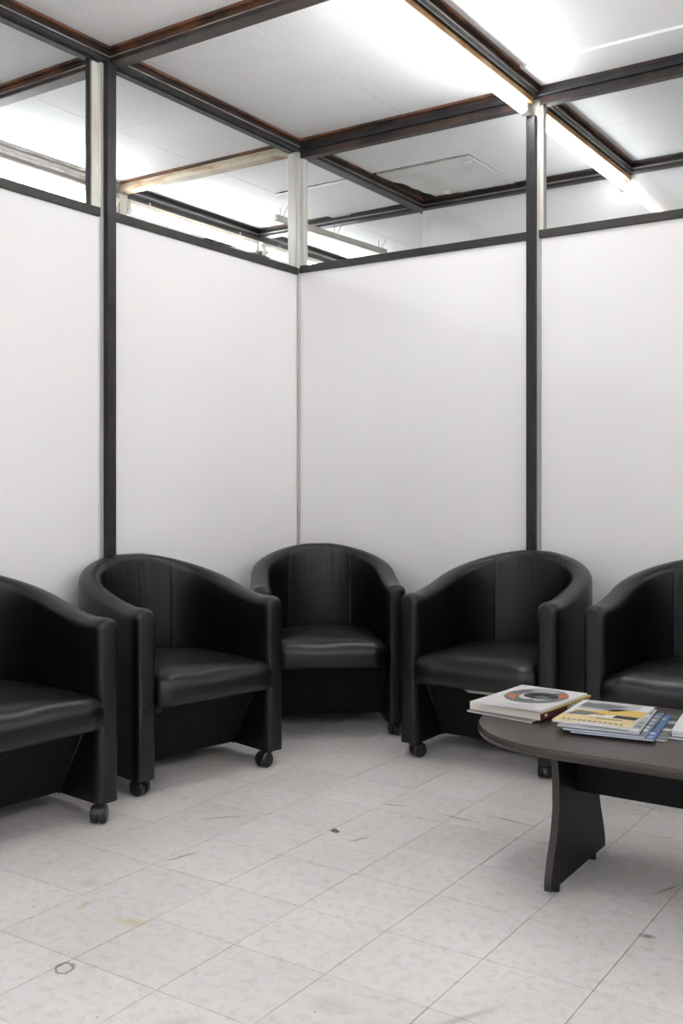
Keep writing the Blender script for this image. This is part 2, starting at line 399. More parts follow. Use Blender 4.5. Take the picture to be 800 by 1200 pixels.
# steel grid: each beam is a web with a rusty upper flange and a lower flange, plus a thin strip painted as its highlight
def beam(name, axis, c0, a, b_, dz=0, mats=('rust', 'rust_dark', 'steel'), label='', highlight_lip='highlight_lip'):
    root = empty(name, (0, 0, 0))
    for nm, hw, z0, z1, mm, bv in (('upper_flange', .044, ZC-.011, ZC, mats[0], .002), ('web', .024, ZC-.042, ZC-.011, mats[1], 0), ('highlight_lip', .0352, ZC-.040, ZC-.034, highlight_lip, .0015), ('lower_flange', .034, ZC-.056, ZC-.030, mats[2], .004)):
        if mm is None: continue
        z0 += dz; z1 += dz
        if axis == 'y': box(nm, mm, c0-hw, c0+hw, a, b_, z0, z1, root, bv)
        else: box(nm, mm, a, b_, c0-hw, c0+hw, z0, z1, root, bv)
    return tag(root, label, 'beam', kind='structure')
n_trim = 0
ylab = {0: 'ceiling beam along the top of the left partition', 1: 'rusty ceiling beam carrying the lit fluorescent tubes above the tall right post', -1: 'dark ceiling beam seen through the left transom above the glaring tubes',
        2: 'ceiling beam past the right edge, parallel to the left partition', 3: 'last ceiling beam near the right end wall', -2: 'hidden ceiling beam farthest behind the left partition'}
for k in (-2, -1, 0, 1, 2, 3):
    n_trim += 1
    mats = ('rust_dark', 'steel', 'steel') if k < 0 else ('rust', 'rust_dark', 'steel')
    if k == -1:
        beam(f'trim_{n_trim}', 'y', k*B, 0, 3.75, 0, mats, ylab[k]); n_trim += 1
        beam(f'trim_{n_trim}', 'y', k*B, Y0, 0, 0, ('cream', 'pale_metal', 'highlight_lip'), 'double-lined ceiling beam seen through the upper left pane, pale colour standing in for reflected light')  # near half of the dark beam, coloured pale for the reflection over it
        continue
    beam(f'trim_{n_trim}', 'y', k*B, Y0, 1.25 if k > 0 else 3.75, 0, mats, ylab[k])
xlab = {-4: 'ceiling beam farthest behind the camera position', -3: 'ceiling beam just behind the camera position', -2: 'ceiling beam above the near floor, out of view overhead', -1: 'rust-brown ceiling beam crossing the dark post at the upper left',
        0: 'dark ceiling beam along the top of the back partition', 1: 'dark ceiling beam over the glossy wall seen through the back transom', 2: 'far ceiling beam past the passage, behind the left partition'}
for k in (-4, -3, -2, -1, 0, 1, 2):
    n_trim += 1
    if k == 0:
        beam(f'trim_{n_trim}', 'x', 0, 0, X1, .0008, ('rust', 'rust_dark', 'steel'), xlab[0], None)
        n_trim += 1
        beam(f'trim_{n_trim}', 'x', 0, -3.75, -.0, .0008, ('rust', 'rust_pale', 'rust_pale'), 'orange-rusted cream beam behind the left transom glass', None)
        continue
    beam(f'trim_{n_trim}', 'x', k*B, -3.75, X1 if k < 1 else (X1 if k == 1 else 0), .0008, ('rust', 'rust', 'rust_dark') if k < 0 else ('rust_dark', 'steel', 'steel'), xlab[k])

# ------------------------------------------------------------------ partitions
ZR0A, ZR1A = 2.090, 2.124        # left rail
ZR0B, ZR1B = 2.098, 2.133        # back rail
ZBEAM = ZC-.056
def screw(parent, p, d):
    p = Vector(p); d = Vector(d); cyl('screw', 'plastic', p, p+d*.0012, .0042, None, 10, parent)
wl = tag(empty('wall_left'), 'white panelled partition with glazed transoms along the left', 'wall', kind='structure')
wb = tag(empty('wall_back'), 'white panelled partition with glazed transoms on the right of the corner', 'wall', kind='structure')
nwin = 0
# left partition: x=0 plane, bays along -y
winlab_a = ['transom pane between the corner post and the left dark post', 'transom pane at the upper left, left of the dark post']
for k in range(5):
    yb, ya = -k*B, -(k+1)*B
    y1 = yb-(.012 if k == 0 else .062); y0 = ya-.0+(-.062+.02)
    y0 = ya-.035
    if k == 4: y0 = Y0
    box('wall_panel', 'wall', -.04, 0, y0, y1, 0, ZR0A, wl, .0008)
    box('rail', 'steel_rail', -.045, .012, ya+.004 if k < 4 else Y0, yb-(.012 if k == 0 else .062), ZR0A, ZR1A, wl, .002)
    # transom
    nwin += 1
    wn = tag(empty(f'window_{nwin}'), winlab_a[k] if k < 2 else 'transom pane of the left partition, out of view' , 'window', kind='structure')
    if k >= 2: wn['group'] = 'unseen left transoms'
    ya2, yb2 = ya+.0, yb-.062 if k else yb-.03
    box('frame', 'steel', -.03, .004, ya2+.004, yb2, ZBEAM-.006, ZBEAM+.012, wn, .001)
    box('frame', 'cream' if k else 'pale_metal', -.035, .002, yb2-(.036 if k else .010), yb2, ZR1A, ZBEAM-.006, wn, .002)
    if k: box('frame', 'steel', -.024, -.008, yb2-.046, yb2-.036, ZR1A, ZBEAM-.006, wn, .001)
    box('pane', 'glass', -.020, -.015, ya2+.004, yb2-.046, ZR1A, ZBEAM-.006, wn)
    if k < 4:
        box('post', 'pale_metal', -.05, .004, ya-.062, ya-.012, 0, ZBEAM+.03, wl, .003)
        cs = box('cover_strip', 'steel', .004, .028, ya-.041, ya+.004, 0, ZC-.03, wl, .0015)
        for z in [ZC-.03-.07-.42*q if q < 2 else ZC-.03-.62-.30*(q-2) for q in range(8)]:
            screw(cs, (.028, ya-.010, z), (1, 0, 0))
        box('joint_strip', 'strip_grey', .0005, .005, ya-.060, ya-.041, 0, ZR0A, wl)
# back partition: y=0 plane, bays along +x
winlab_b = ['transom pane right of the corner post, showing the torn ceiling board', 'transom pane at the upper right with a lit tube behind it']
for k in range(4):
    xa, xb = k*B, (k+1)*B
    x0 = xa+(.012 if k == 0 else .035)
    x1 = xb-.010 if k < 3 else X1
    box('wall_panel', 'wall', x0, x1, 0, .04, 0, ZR0B, wb, .0008)
    box('rail', 'steel_rail', xa+(.012 if k == 0 else .026), xb-.024 if k < 3 else X1, -.012, .045, ZR0B, ZR1B, wb, .002)
    nwin += 1
    wn = tag(empty(f'window_{nwin}'), winlab_b[k] if k < 2 else 'transom pane of the back partition, out of view', 'window', kind='structure')
    if k >= 2: wn['group'] = 'unseen back transoms'
    xa2 = xa+(.024 if k == 0 else .034); xb2 = xb-.024 if k < 3 else X1
    box('frame', 'rust_dark', xa2, xb2, -.016, .03, ZBEAM-.030, ZBEAM+.010, wn, .002)
    box('frame', 'cream', xa2-.004, xa2+.010, -.002, .035, ZR1B, ZBEAM-.028, wn, .002)
    box('pane', 'glass', xa2+.010, xb2, .015, .020, ZR1B, ZBEAM-.028, wn)
    if k < 3:
        box('post', 'pale_metal', xb-.026, xb+.030, -.004, .05, 0, ZBEAM+.03, wb, .003)
        cs = box('cover_strip', 'steel', xb-.024, xb+.016, -.028, -.004, 0, 2.622, wb, .0015)
        for z in (2.575, 2.30, 2.03, 1.72, 1.42, 1.12, .82, .5):
            screw(cs, (xb-.012, -.028, z), (0, -1, 0))
        box('joint_strip', 'strip_grey', xb+.016, xb+.034, -.005, -.0005, 0, ZR0B, wb)
# corner post
box('corner_post', 'pale_metal', -.03, .020, -.03, .03, ZR1A-.004, ZBEAM+.03, wl, .004)
box('corner_post', 'pale_metal', -.012, .010, -.044, -.030, ZR1A, ZBEAM-.004, wl, .003)
box('corner_post', 'pale_metal', .006, .010, -.034, -.030, ZR1A, ZBEAM, wl, .001)
box('corner_strip', 'strip_grey', 0, .013, -.013, 0, 0, ZR1A+.01, wl, .002)
# other walls of the place
tag(box('wall_right', 'wall', X1, X1+.05, Y0, 1.25, 0, ZC+.1), 'white wall closing the waiting room on the right, out of view', 'wall', kind='structure')
tag(box('wall_front', 'wall', -3.75, X1, Y0-.05, Y0, 0, ZC+.1), 'white wall behind the camera, out of view', 'wall', kind='structure')
tag(box('wall_passage', 'gloss_wall', .002, X1, 1.262, 1.30, 0, ZC-.03), 'glossy white wall seen through the back transom', 'wall', kind='structure')
tag(box('wall_outer', 'wall', -3.80, -3.75, Y0, 3.75, 0, ZC+.1), 'white outer wall far behind the left partition', 'wall', kind='structure')
tag(box('wall_far', 'wall', -3.75, X1, 3.75, 3.80, 0, ZC+.1), 'white wall at the far end beyond the passage', 'wall', kind='structure')
p_ = tag(empty('post_beyond'), 'cream post standing at the left end of the rusted beam behind the transom', 'post', kind='structure')
p_.name = 'trim_%d' % (n_trim+1)
box('post', 'cream', -1.28, -1.22, -.03, .03, 0, ZBEAM, p_, .004)

# ------------------------------------------------------------------ fluorescent lamps hung under the beams
def lamp(x, ya, yb, z, label, tube='room', dx=-.02, body='batten_tan'):
    t = empty('fluorescent_lamp', (x+dx, (ya+yb)/2, z)); h = (yb-ya)/2
    top = ZC-.0565-z; hb = min(top, .055); hw = .034 if top < .06 else .020
    box('batten', body, -hw, hw, -h, h, .028, hb, t, .003)
    if top-hb > .004:
        for s in (-.7, .7): cyl('hanger', 'lamp_body', (0, s*h, hb-.004), (0, s*h, top), .006, None, 10, t)
    for s in (-1, 1):
        e = box('tube_holder', 'lamp_body', -.014, .014, s*h-(.02 if s > 0 else 0), s*h+(0 if s > 0 else .02), -.022, .032, t, .004)
        cyl('pin_cap', 'chrome', (0, s*(h-.020), 0), (0, s*(h-.038), 0), .0185, None, 20, t)
    cyl('tube', 'tube_'+tube, (0, -h+.036, 0), (0, h-.036, 0), .019, None, 24, t)
    return tag(t, label, 'lamp', 'fluorescent tubes under the ceiling beams')
ZL, ZH = 2.640, 2.33  # ZH: height of the added unseen tubes, low enough to brighten the ceiling
lamp(1.25, -1.53, -.034, ZL, 'lit fluorescent tube inside the room, running from the right post to the top edge', 'main')
lamp(1.25, .055, 1.262, ZL, 'lit fluorescent tube behind the back transom, right of the tall post', 'passage')
lamp(-1.25, -1.215, -.04, 2.60, 'lit fluorescent tube behind the upper left pane, under the pale beam', 'left', dx=.02, body='lamp_body')
lamp(-1.25, .04, 1.215, 2.615, 'lit fluorescent tube behind the left transom, left of the corner post', 'left', dx=.02, body='lamp_body')
lamp(-1.25, 1.285, 2.46, 2.615, 'lit fluorescent tube seen low beside the corner post, behind the glass', 'left', dx=.02, body='lamp_body')
lamp(1.25, -3.715, -2.534, ZH, 'added fill tube overhead out of view, nearest the camera on the left')  # this and the tubes below are unseen, added to brighten the room
lamp(3.75, -1.215, -.034, ZH, 'added fill tube overhead out of view, right of the table')
lamp(3.75, -3.715, -2.534, ZH, 'added fill tube overhead out of view, right of the camera')
lamp(-1.25, -3.715, -2.534, ZL, 'added fill tube in the room behind the left partition, out of view', 'left', dx=.02, body='lamp_body')  # unseen tube added for more light in the left room
for x, ya in ((2.5, -3.715), (2.5, -6.2), (3.75, -6.2)):  # extra unseen tubes added as fill light
    lamp(x, ya, ya+1.18, ZH, 'added fill tube overhead behind the camera, out of view')
lamp(1.25, -6.2, -5.02, ZH, 'added fill tube overhead out of view, behind the camera')
# unlit bare batten hanging on wires in the back left room
t = tag(empty('hanging_batten', (-.60, 1.20, 2.60)), 'unlit white batten hanging on wires behind the transom glass', 'lamp')
t.rotation_euler = (0, 0, math.radians(-4))
box('batten', 'lamp_body', -.014, .014, -.56, .56, 0, .034, t, .003)
for y in (-.50, .02, .5):
    for s in (-1, 1):
        cyl('wire', 'plastic', (s*.012, y, .034), (s*.03, y+.02, .092), .0015, None, 6, t)
def vent(x, y, lx, ly, k, label):
    t = tag(empty('ceiling_vent', (x, y, ZC)), label, 'vent')
    box('frame', 'lamp_body', -lx/2, lx/2, -ly/2, ly/2, -.006, 0, t)
    for i in range(k):
        yy = -ly/2+ly*(i+.5)/k
        box('slat', 'plastic', -lx/2+.01, lx/2-.01, yy-ly/k*.28, yy+ly/k*.28, -.010, -.006, t)
vent(-1.67, 1.80, .20, .22, 7, 'small dark-slotted vent in the bright ceiling beside the corner post')
vent(-1.66, 1.40, .07, .20, 1, 'narrow dark slot in the bright ceiling behind the left transom')
vent(-1.69, .12, .08, .22, 1, 'narrow slot in the ceiling at the foot of the upper left pane')

# ------------------------------------------------------------------ tub chairs
HW, HT = .280, .040          # centreline half width, half thickness of the shell
YF, BD = -.300, .270         # arm front, back depth of the centreline
EXP = 2.12
def path(n_side=10, n_arc=44):
    P_ = []
    for i in range(n_side): P_.append((HW, YF+.035+(0-YF-.035)*i/n_side))
    for i in range(n_arc+1):
        a = PI*i/n_arc; c_, s_ = math.cos(a), math.sin(a)
        P_.append((math.copysign(abs(c_)**(2/EXP), c_)*HW, abs(s_)**(2/EXP)*BD))
    for i in range(n_side-1, -1, -1): P_.append((-HW, YF+.035+(0-YF-.035)*i/n_side))
    return P_
def resample(P_, k):
    d = [0]
    for i in range(1, len(P_)): d.append(d[-1]+math.hypot(P_[i][0]-P_[i-1][0], P_[i][1]-P_[i-1][1]))
    out = []; j = 0
    for i in range(k+1):
        s = d[-1]*i/k
        while j < len(d)-2 and d[j+1] < s: j += 1
        t = (s-d[j])/max(1e-9, d[j+1]-d[j])
        out.append((P_[j][0]+(P_[j+1][0]-P_[j][0])*t, P_[j][1]+(P_[j+1][1]-P_[j][1])*t))
    return out
PATH = resample(path(), 120)
NRM = []
for i in range(len(PATH)):
    a_, b_ = PATH[max(0, i-1)], PATH[min(len(PATH)-1, i+1)]
    dx, dy = b_[0]-a_[0], b_[1]-a_[1]; l_ = math.hypot(dx, dy); NRM.append((dy/l_, -dx/l_))       # outward
ARC = [0]
for i in range(1, len(PATH)): ARC.append(ARC[-1]+math.hypot(PATH[i][0]-PATH[i-1][0], PATH[i][1]-PATH[i-1][1]))
def ztop(i):
    t = min(1, max(0, (abs(ARC[i]-ARC[-1]/2)-.05)/.60)); return .775-.145*(.58*t*t*(3-2*t)+.42*t)
def shell(name, i0, i1, z0, topf, cap0, cap1, m, parent, thick=HT, round_top=True, flare=0):
    """sweep of an upholstered wall along PATH[i0..i1]; cap 'front' rounds the arm end, 'seam' a soft tuck"""
    st = []
    for i in range(i0, i1+1): st.append((PATH[i], NRM[i], i, thick, 0))
    def capst(i, sgn, kind):
        (px, py), (nx, ny) = PATH[i], NRM[i]
        tx, ty = -ny*sgn, nx*sgn
        out = []
        r = .035 if kind == 'front' else .004
        for q in range(1, 8 if kind == 'front' else 4):
            a = PI/2*q/(7 if kind == 'front' else 3)
            e = r*math.sin(a); dr = r*(1-math.cos(a))*(.55 if kind == 'front' else .35)
            out.append(((px+tx*e*(1 if kind == 'front' else .15), py+ty*e*(1 if kind == 'front' else .15)), (nx, ny), i, thick-dr, dr*.8))
        return out
    # PATH runs from the right arm front round the back to the left arm front; NRM outward
    if cap0: st = capst(i0, -1, cap0)[::-1]+st
    if cap1: st = st+capst(i1, 1, cap1)
    bm = bmesh.new(); rings = []
    for (px, py), (nx, ny), si, tk, dz in st:
        fl_ = flare*math.sin(PI*(si-i0)/max(1, i1-i0))**.7 if flare else 0
        zt = topf(si)-dz if callable(topf) else topf
        ring = []
        def V(off, z): ring.append(bm.verts.new((px+nx*off, py+ny*off, z)))
        nz = 7
        hr = .034 if round_top else .0008
        zs = zt-hr
        for q in range(nz): 
            z = z0+(zs-z0)*q/(nz-1); V(tk, z)
        for q in range(1, 12):
            a = PI*q/12
            V(tk*math.copysign(abs(math.cos(a))**.85, math.cos(a)), zs+hr*math.sin(a)**.9)
        for q in range(nz-1, -1, -1):
            z = z0+(zs-z0)*q/(nz-1)
            V(-tk-fl_*math.sin(PI*q/(nz-1)), z)
        rings.append(ring)
    k = len(rings[0])
    for a_, b_ in zip(rings, rings[1:]):
        for q in range(k): bm.faces.new((a_[q], a_[(q+1) % k], b_[(q+1) % k], b_[q]))
    bm.faces.new(rings[0]); bm.faces.new(rings[-1][::-1])
    o = link(name, from_bm(bm, name), m, parent, True)
    for p in o.data.polygons:
        if len(p.vertices) > 4: p.use_smooth = False
    o.data.set_sharp_from_angle(angle=math.radians(50))
    return o
NP = len(PATH)-1
seam_i = min(range(NP//2), key=lambda i: abs(PATH[i][0]-.168) if PATH[i][1] > .05 else 9)
def inner_outline(gap, yfront, n=60):
    """plan outline of the space inside the shell, counter-clockwise from the front left"""
    a, bb = HW-HT-gap, BD-HT-gap
    pts = []
    for i in range(9): pts.append((-a+2*a*i/8, yfront))
    for i in range(1, 8): pts.append((a, yfront+(0-yfront)*i/8))
    for i in range(n//2+1):
        q = PI*i/(n//2); c_, s_ = math.cos(q), math.sin(q)
        pts.append((math.copysign(abs(c_)**(2/EXP), c_)*a, abs(s_)**(2/EXP)*bb))
    for i in range(7, 0, -1): pts.append((-a, yfront+(0-yfront)*i/8))
    return pts
def cushion(parent):
    base = inner_outline(.002, -.318)
    k = len(base)
    # outward normals of the outline
    nr = []
    for i in range(k):
        a_, b_ = base[i-1], base[(i+1) % k]; dx, dy = b_[0]-a_[0], b_[1]-a_[1]; l_ = math.hypot(dx, dy); nr.append((dy/l_, -dx/l_))
    prof = [(.012, .292), (.003, .296), (-.001, .306), (-.003, .325), (-.003, .345), (-.001, .362), (.004, .378), (.013, .391), (.026, .400), (.042, .406)]
    bm = bmesh.new(); rings = []
    def ins(i, d):
        x, y = base[i]; return x*(1-d/.24), -.05+(y+.05)*(1-d/.27)
    for d, z in prof:
        ring = []
        for i in range(k):
            x, y = ins(i, d)
            fl = max(0, min(1, (-.20-y)/.12))
            zz = z+(.004*math.sin(x*26)*fl if z > .37 else 0)
            if i < 9 and .30 < z < .375: y -= .006*math.sin(PI*(x+.25)/.5)
            ring.append(bm.verts.new((x, y, zz)))
        rings.append(ring)
    last = [ins(i, .042) for i in range(k)]
    for s in (.86, .7, .52, .34, .16):
        ring = []
        for i in range(k):
            x, y = last[i][0]*s, -.045+(last[i][1]+.045)*s
            ring.append(bm.verts.new((x, y, .406+.022*(1-s**2)-.010*max(0, (y+.05)/.25)+.003*math.sin(x*15+y*9))))
        rings.append(ring)
    for a_, b_ in zip(rings, rings[1:]):
        for q in range(k): bm.faces.new((a_[q], a_[(q+1) % k], b_[(q+1) % k], b_[q]))
    bm.faces.new(rings[0][::-1]); bm.faces.new(rings[-1])
    return link('seat_cushion', from_bm(bm, 'seat_cushion'), 'leather', parent, True)
def castor(parent, x, y, rz):
    c_ = box('castor', 'plastic', -.011, .011, -.011, .011, .046, .060, parent, .002)     # swivel stem
    c_.location = (x, y, 0); c_.rotation_euler = (0, 0, rz)
    R_ = .0285
    for s in (-1, 1):
        bm = bmesh.new(); rings = []
        for xx, rr in ((.006, R_*.7), (.006, R_), (.019, R_), (.024, R_*.86), (.0255, R_*.5)):
            rings.append([bm.verts.new((s*xx, .024+rr*math.cos(2*PI*q/24), R_+rr*math.sin(2*PI*q/24))) for q in range(24)])
        for a_, b_ in zip(rings, rings[1:]):
            for q in range(24): bm.faces.new((a_[q], a_[(q+1) % 24], b_[(q+1) % 24], b_[q]))
        bm.faces.new(rings[0]); bm.faces.new(rings[-1])
        link('wheel', from_bm(bm, 'wheel'), 'plastic', c_)
    bm = bmesh.new()      # hood between the two wheels
    pr = [(.024+.030*math.cos(a), R_+.030*math.sin(a)) for a in [math.radians(15+15*i) for i in range(11)]]
    r0 = [bm.verts.new((-.0055, p[0], p[1])) for p in pr]; r1 = [bm.verts.new((.0055, p[0], p[1])) for p in pr]
    for i in range(len(pr)-1): bm.faces.new((r0[i], r0[i+1], r1[i+1], r1[i]))
    bm.faces.new(r0[::-1]); bm.faces.new(r1); bm.faces.new((r0[0], r1[0], r1[-1], r0[-1]))
    link('hood', from_bm(bm, 'hood'), 'plastic', c_)
    return c_
ZS, ZLEG = .298, .058
def make_chair():
    t = empty('tub_chair')
    shell('armrest', 0, seam_i, ZS+.0004, ztop, 'front', 'seam', 'leather', t)
    shell('backrest', seam_i, NP-seam_i, ZS+.0004, ztop, 'seam', 'seam', 'leather_back', t, HT, True, .012)
    shell('armrest', NP-seam_i, NP, ZS+.0004, ztop, 'seam', 'front', 'leather', t)
    shell('side_panel', 0, seam_i, ZLEG, ZS, 'front', 'seam', 'leather', t, HT-.0003, False)
    shell('rear_panel', seam_i, NP-seam_i, ZLEG, ZS, 'seam', 'seam', 'leather', t, HT-.0003, False)
    shell('side_panel', NP-seam_i, NP, ZLEG, ZS, 'seam', 'front', 'leather', t, HT-.0003, False)
    cushion(t)
    # slanted front panel set back under the seat
    bm = bmesh.new()
    q = [(-.285, .292), (-.085, ZLEG), (-.068, ZLEG), (-.265, .292)]
    q = [(-.225, .292), (-.085, ZLEG), (-.068, ZLEG), (-.205, .292)]
    a_ = [bm.verts.new((-.2445, y, z)) for y, z in q]; b_ = [bm.verts.new((.2445, y, z)) for y, z in q]
    bm.faces.new(a_); bm.faces.new(b_[::-1])
    for i in range(4): bm.faces.new((a_[i], b_[i], b_[(i+1) % 4], a_[(i+1) % 4]))
    link('front_panel', from_bm(bm, 'front_panel'), 'fabric_black', t)
    for s in (-1, 1):                                     # piping where the front panel meets the side
        cyl('piping', 'leather', (s*.240, -.226, .290), (s*.240, -.088, .056), .004, None, 8, t)
        bm = bmesh.new(); bm_box(bm, s*.246-.010, s*.246+.010, -.3395, -.3365, .285, .300, .001)
        o = link('leather_tab', from_bm(bm, 'leather_tab'), 'leather', t); o.location = (s*.012, .0035, 0)
    for x, y, rz in ((-.272, -.275, .9), (.266, -.272, .6), (-.215, .200, .3), (.215, .200, -.8)):
        castor(t, x, y, rz)
    return t
chair_labels = [
    ('leftmost black leather tub chair, cut by the left edge of the photo', (.302, -2.092), 84),
    ('black leather tub chair against the left wall, under the dark post', (.328, -1.275), 77.5),
    ('black leather tub chair standing in the corner, farthest from the camera', (.430, -.398), 40),
    ('black leather tub chair on castors behind the book pile', (1.312, -.402), 0),
    ('black leather tub chair at the right edge, behind the table', (2.045, -.405), 0)]
proto = make_chair()
chairs = []
for i, (lab, (x, y), deg) in enumerate(chair_labels):
    o = proto if i == 0 else copy_tree(proto)
    o.location = (x, y, 0); o.rotation_euler = (0, 0, math.radians(deg))
    tag(o, lab, 'armchair', 'black leather tub chairs along the partitions')
    chairs.append(o)
    for c_, dg in zip([c_ for c_ in o.children if c_.name.startswith('castor')], ((40, 130, 10, -40), (20, 95, 30, -60), (-20, -30, 0, 50), (-30, 20, 40, -20), (10, 60, 0, 30))[i]):
        c_.rotation_euler = (0, 0, math.radians(dg))
sb = prism('seat_board', 'plywood', [(-.04, -.262), (.22, -.262), (.22, -.235), (-.07, -.235)], .272, .290, chairs[3]); tag(sb, 'bare pale board under the seat')

# ------------------------------------------------------------------ coffee table
TC = (2.345, -1.425); TA, TBH = .30, .315; TL = .325        # end ellipse, half depth, half straight length
tbl = tag(empty('coffee_table', (TC[0], TC[1], 0)), 'dark brown laminate coffee table with rounded end and curved panel legs', 'table')
def table_outline(d=0, n=28):
    pts = []
    for i in range(n+1):
        a = -PI/2+PI*i/n; pts.append((TL+(TA-d)*math.cos(a), (TBH-d)*math.sin(a)))
    for i in range(n+1):
        a = PI/2+PI*i/n; pts.append((-TL+(TA-d)*math.cos(a), (TBH-d)*math.sin(a)))
    return pts
ZT = .402
prism('table_top', 'wenge', table_outline(.005), ZT-.024, ZT, tbl)
bm = bmesh.new(); rings = []
for d, z in [(.0052, ZT-.0245)]+[(.006-.006*math.sin(PI*q/8)**.6, ZT-.024+.0235*q/8) for q in range(0, 9)]+[(.0058, ZT-.0003)]:
    rings.append([bm.verts.new((x, y, z)) for x, y in table_outline(d)])
for a_, b_ in zip(rings, rings[1:]):
    k = len(a_)
    for q in range(k): bm.faces.new((a_[q], a_[(q+1) % k], b_[(q+1) % k], b_[q]))
link('edge_band', from_bm(bm, 'edge_band'), 'edge_band', tbl, True)
def leg_half(z):        # half width of a panel leg over its height, waisted near two thirds
    t = z/.378
    keys = [(0, .200), (.10, .200), (.22, .186), (.38, .160), (.55, .145), (.75, .146), (.88, .156), (.95, .166), (1, .166)]
    for (a_, x), (b_, y) in zip(keys, keys[1:]):
        if t <= b_:
            u = (t-a_)/(b_-a_); return x+(y-x)*u
    return keys[-1][1]
for s in (-1, 1):
    xl = s*.362; pts = []
    Zs = [.014+(.378-.014)*i/24 for i in range(25)]
    outl = [(leg_half(z), z) for z in Zs]+[(-leg_half(z), z) for z in Zs[::-1]]
    bm = bmesh.new()
    a_ = [bm.verts.new((xl-.009, y-.012, z)) for y, z in outl]; b_ = [bm.verts.new((xl+.009, y-.012, z)) for y, z in outl]
    bm.faces.new(a_); bm.faces.new(b_[::-1])
    k = len(outl)
    for i in range(k): bm.faces.new((a_[i], b_[i], b_[(i+1) % k], a_[(i+1) % k]))
    lg = link('leg', from_bm(bm, 'leg'), 'wenge_up', tbl)
    for sd in (-1, 1):      # edge banding down the two curved sides, a hair proud
        bm = bmesh.new()
        r0 = []; r1 = []
        for z in Zs:
            y = sd*(leg_half(z)+.0012)-.012
            r0.append(bm.verts.new((xl-.0096, y, z))); r1.append(bm.verts.new((xl+.0096, y, z)))
        for i in range(24): bm.faces.new((r0[i], r0[i+1], r1[i+1], r1[i]))
        link('edge_banding', from_bm(bm, 'edge_banding'), 'edge_band', lg)
    for yy in (-.15, .12):
        cyl('foot_pad', 'plastic', (xl, yy-.012, 0), (xl, yy-.012, .0145), .012, None, 14, lg)
box('apron', 'wenge_up', -.354, .354, -.030, -.010, .225, .377, tbl, .001)

# ------------------------------------------------------------------ books and magazines
def magazine(cx, cy, z, wx, ly, h, rz, cover, label, pages='paper_white', spine=None, group=None, curl=0, spine_side=1, name='magazine'):
    t = tag(empty(name, (cx, cy, z), math.radians(rz)), label, 'magazine' if name == 'magazine' else 'book', group)
    def sheet(nm, m, x0, x1, y0, y1, z0, z1):
        bm = bmesh.new(); nx, ny = 8, 10
        def zz(x, y): return curl*max(0, (-y/ly-.1))**2*4*(.6+.4*math.sin(x/wx*3+1))
        gt = [[bm.verts.new((x0+(x1-x0)*i/nx, y0+(y1-y0)*j/ny, z1+zz(x0+(x1-x0)*i/nx, y0+(y1-y0)*j/ny))) for j in range(ny+1)] for i in range(nx+1)]
        gb = [[bm.verts.new((x0+(x1-x0)*i/nx, y0+(y1-y0)*j/ny, z0+zz(x0+(x1-x0)*i/nx, y0+(y1-y0)*j/ny))) for j in range(ny+1)] for i in range(nx+1)]
        for i in range(nx):
            for j in range(ny):
                bm.faces.new((gt[i][j], gt[i+1][j], gt[i+1][j+1], gt[i][j+1])); bm.faces.new((gb[i][j], gb[i][j+1], gb[i+1][j+1], gb[i+1][j]))
        for i in range(nx):
            bm.faces.new((gb[i][0], gb[i+1][0], gt[i+1][0], gt[i][0])); bm.faces.new((gb[i+1][ny], gb[i][ny], gt[i][ny], gt[i+1][ny]))
        for j in range(ny):
            bm.faces.new((gb[0][j+1], gb[0][j], gt[0][j], gt[0][j+1])); bm.faces.new((gb[nx][j], gb[nx][j+1], gt[nx][j+1], gt[nx][j]))
        return link(nm, from_bm(bm, nm), m, t)
    ct = .0006
    sheet('pages', pages, -wx/2+.001, wx/2-.001, -ly/2+.001, ly/2-.001, ct, h-ct)
    cv = sheet('cover', cover, -wx/2, wx/2, -ly/2, ly/2, h-ct, h)
    sheet('back_cover', cover if spine is None else spine, -wx/2, wx/2, -ly/2, ly/2, 0, ct)
    s = spine_side
    sp = box('spine', spine or cover, s*wx/2-.0005, s*wx/2+.0005, -ly/2, ly/2, 0, h, t)
    def prt(m, pts2, dz=.0004):     # flat print on the cover, following its curl
        bm = bmesh.new()
        def zz(x, y): return h+dz+curl*max(0, (-y/ly-.1))**2*4*(.6+.4*math.sin(x/wx*3+1))
        vs = [bm.verts.new((x*wx, y*ly, zz(x*wx, y*ly))) for x, y in pts2]
        f = bm.faces.new(vs)
        return link('cover_print', from_bm(bm, 'cover_print'), m, cv)
    return t, prt, sp
def ell(cx, cy, rx, ry, a0=0, a1=360, k=28, inner=0):
    o = [(cx+rx*math.cos(math.radians(a0+(a1-a0)*i/k)), cy+ry*math.sin(math.radians(a0+(a1-a0)*i/k))) for i in range(k+(0 if a1-a0 == 360 else 1))]
    if inner: o += [(cx+rx*inner*math.cos(math.radians(a1-(a1-a0)*i/k)), cy+ry*inner*math.sin(math.radians(a1-(a1-a0)*i/k))) for i in range(k+1)]
    return o
def rect(x0, x1, y0, y1): return [(x0, y0), (x1, y0), (x1, y1), (x0, y1)]
z = ZT+.0006
GM = 'reading matter on the coffee table'
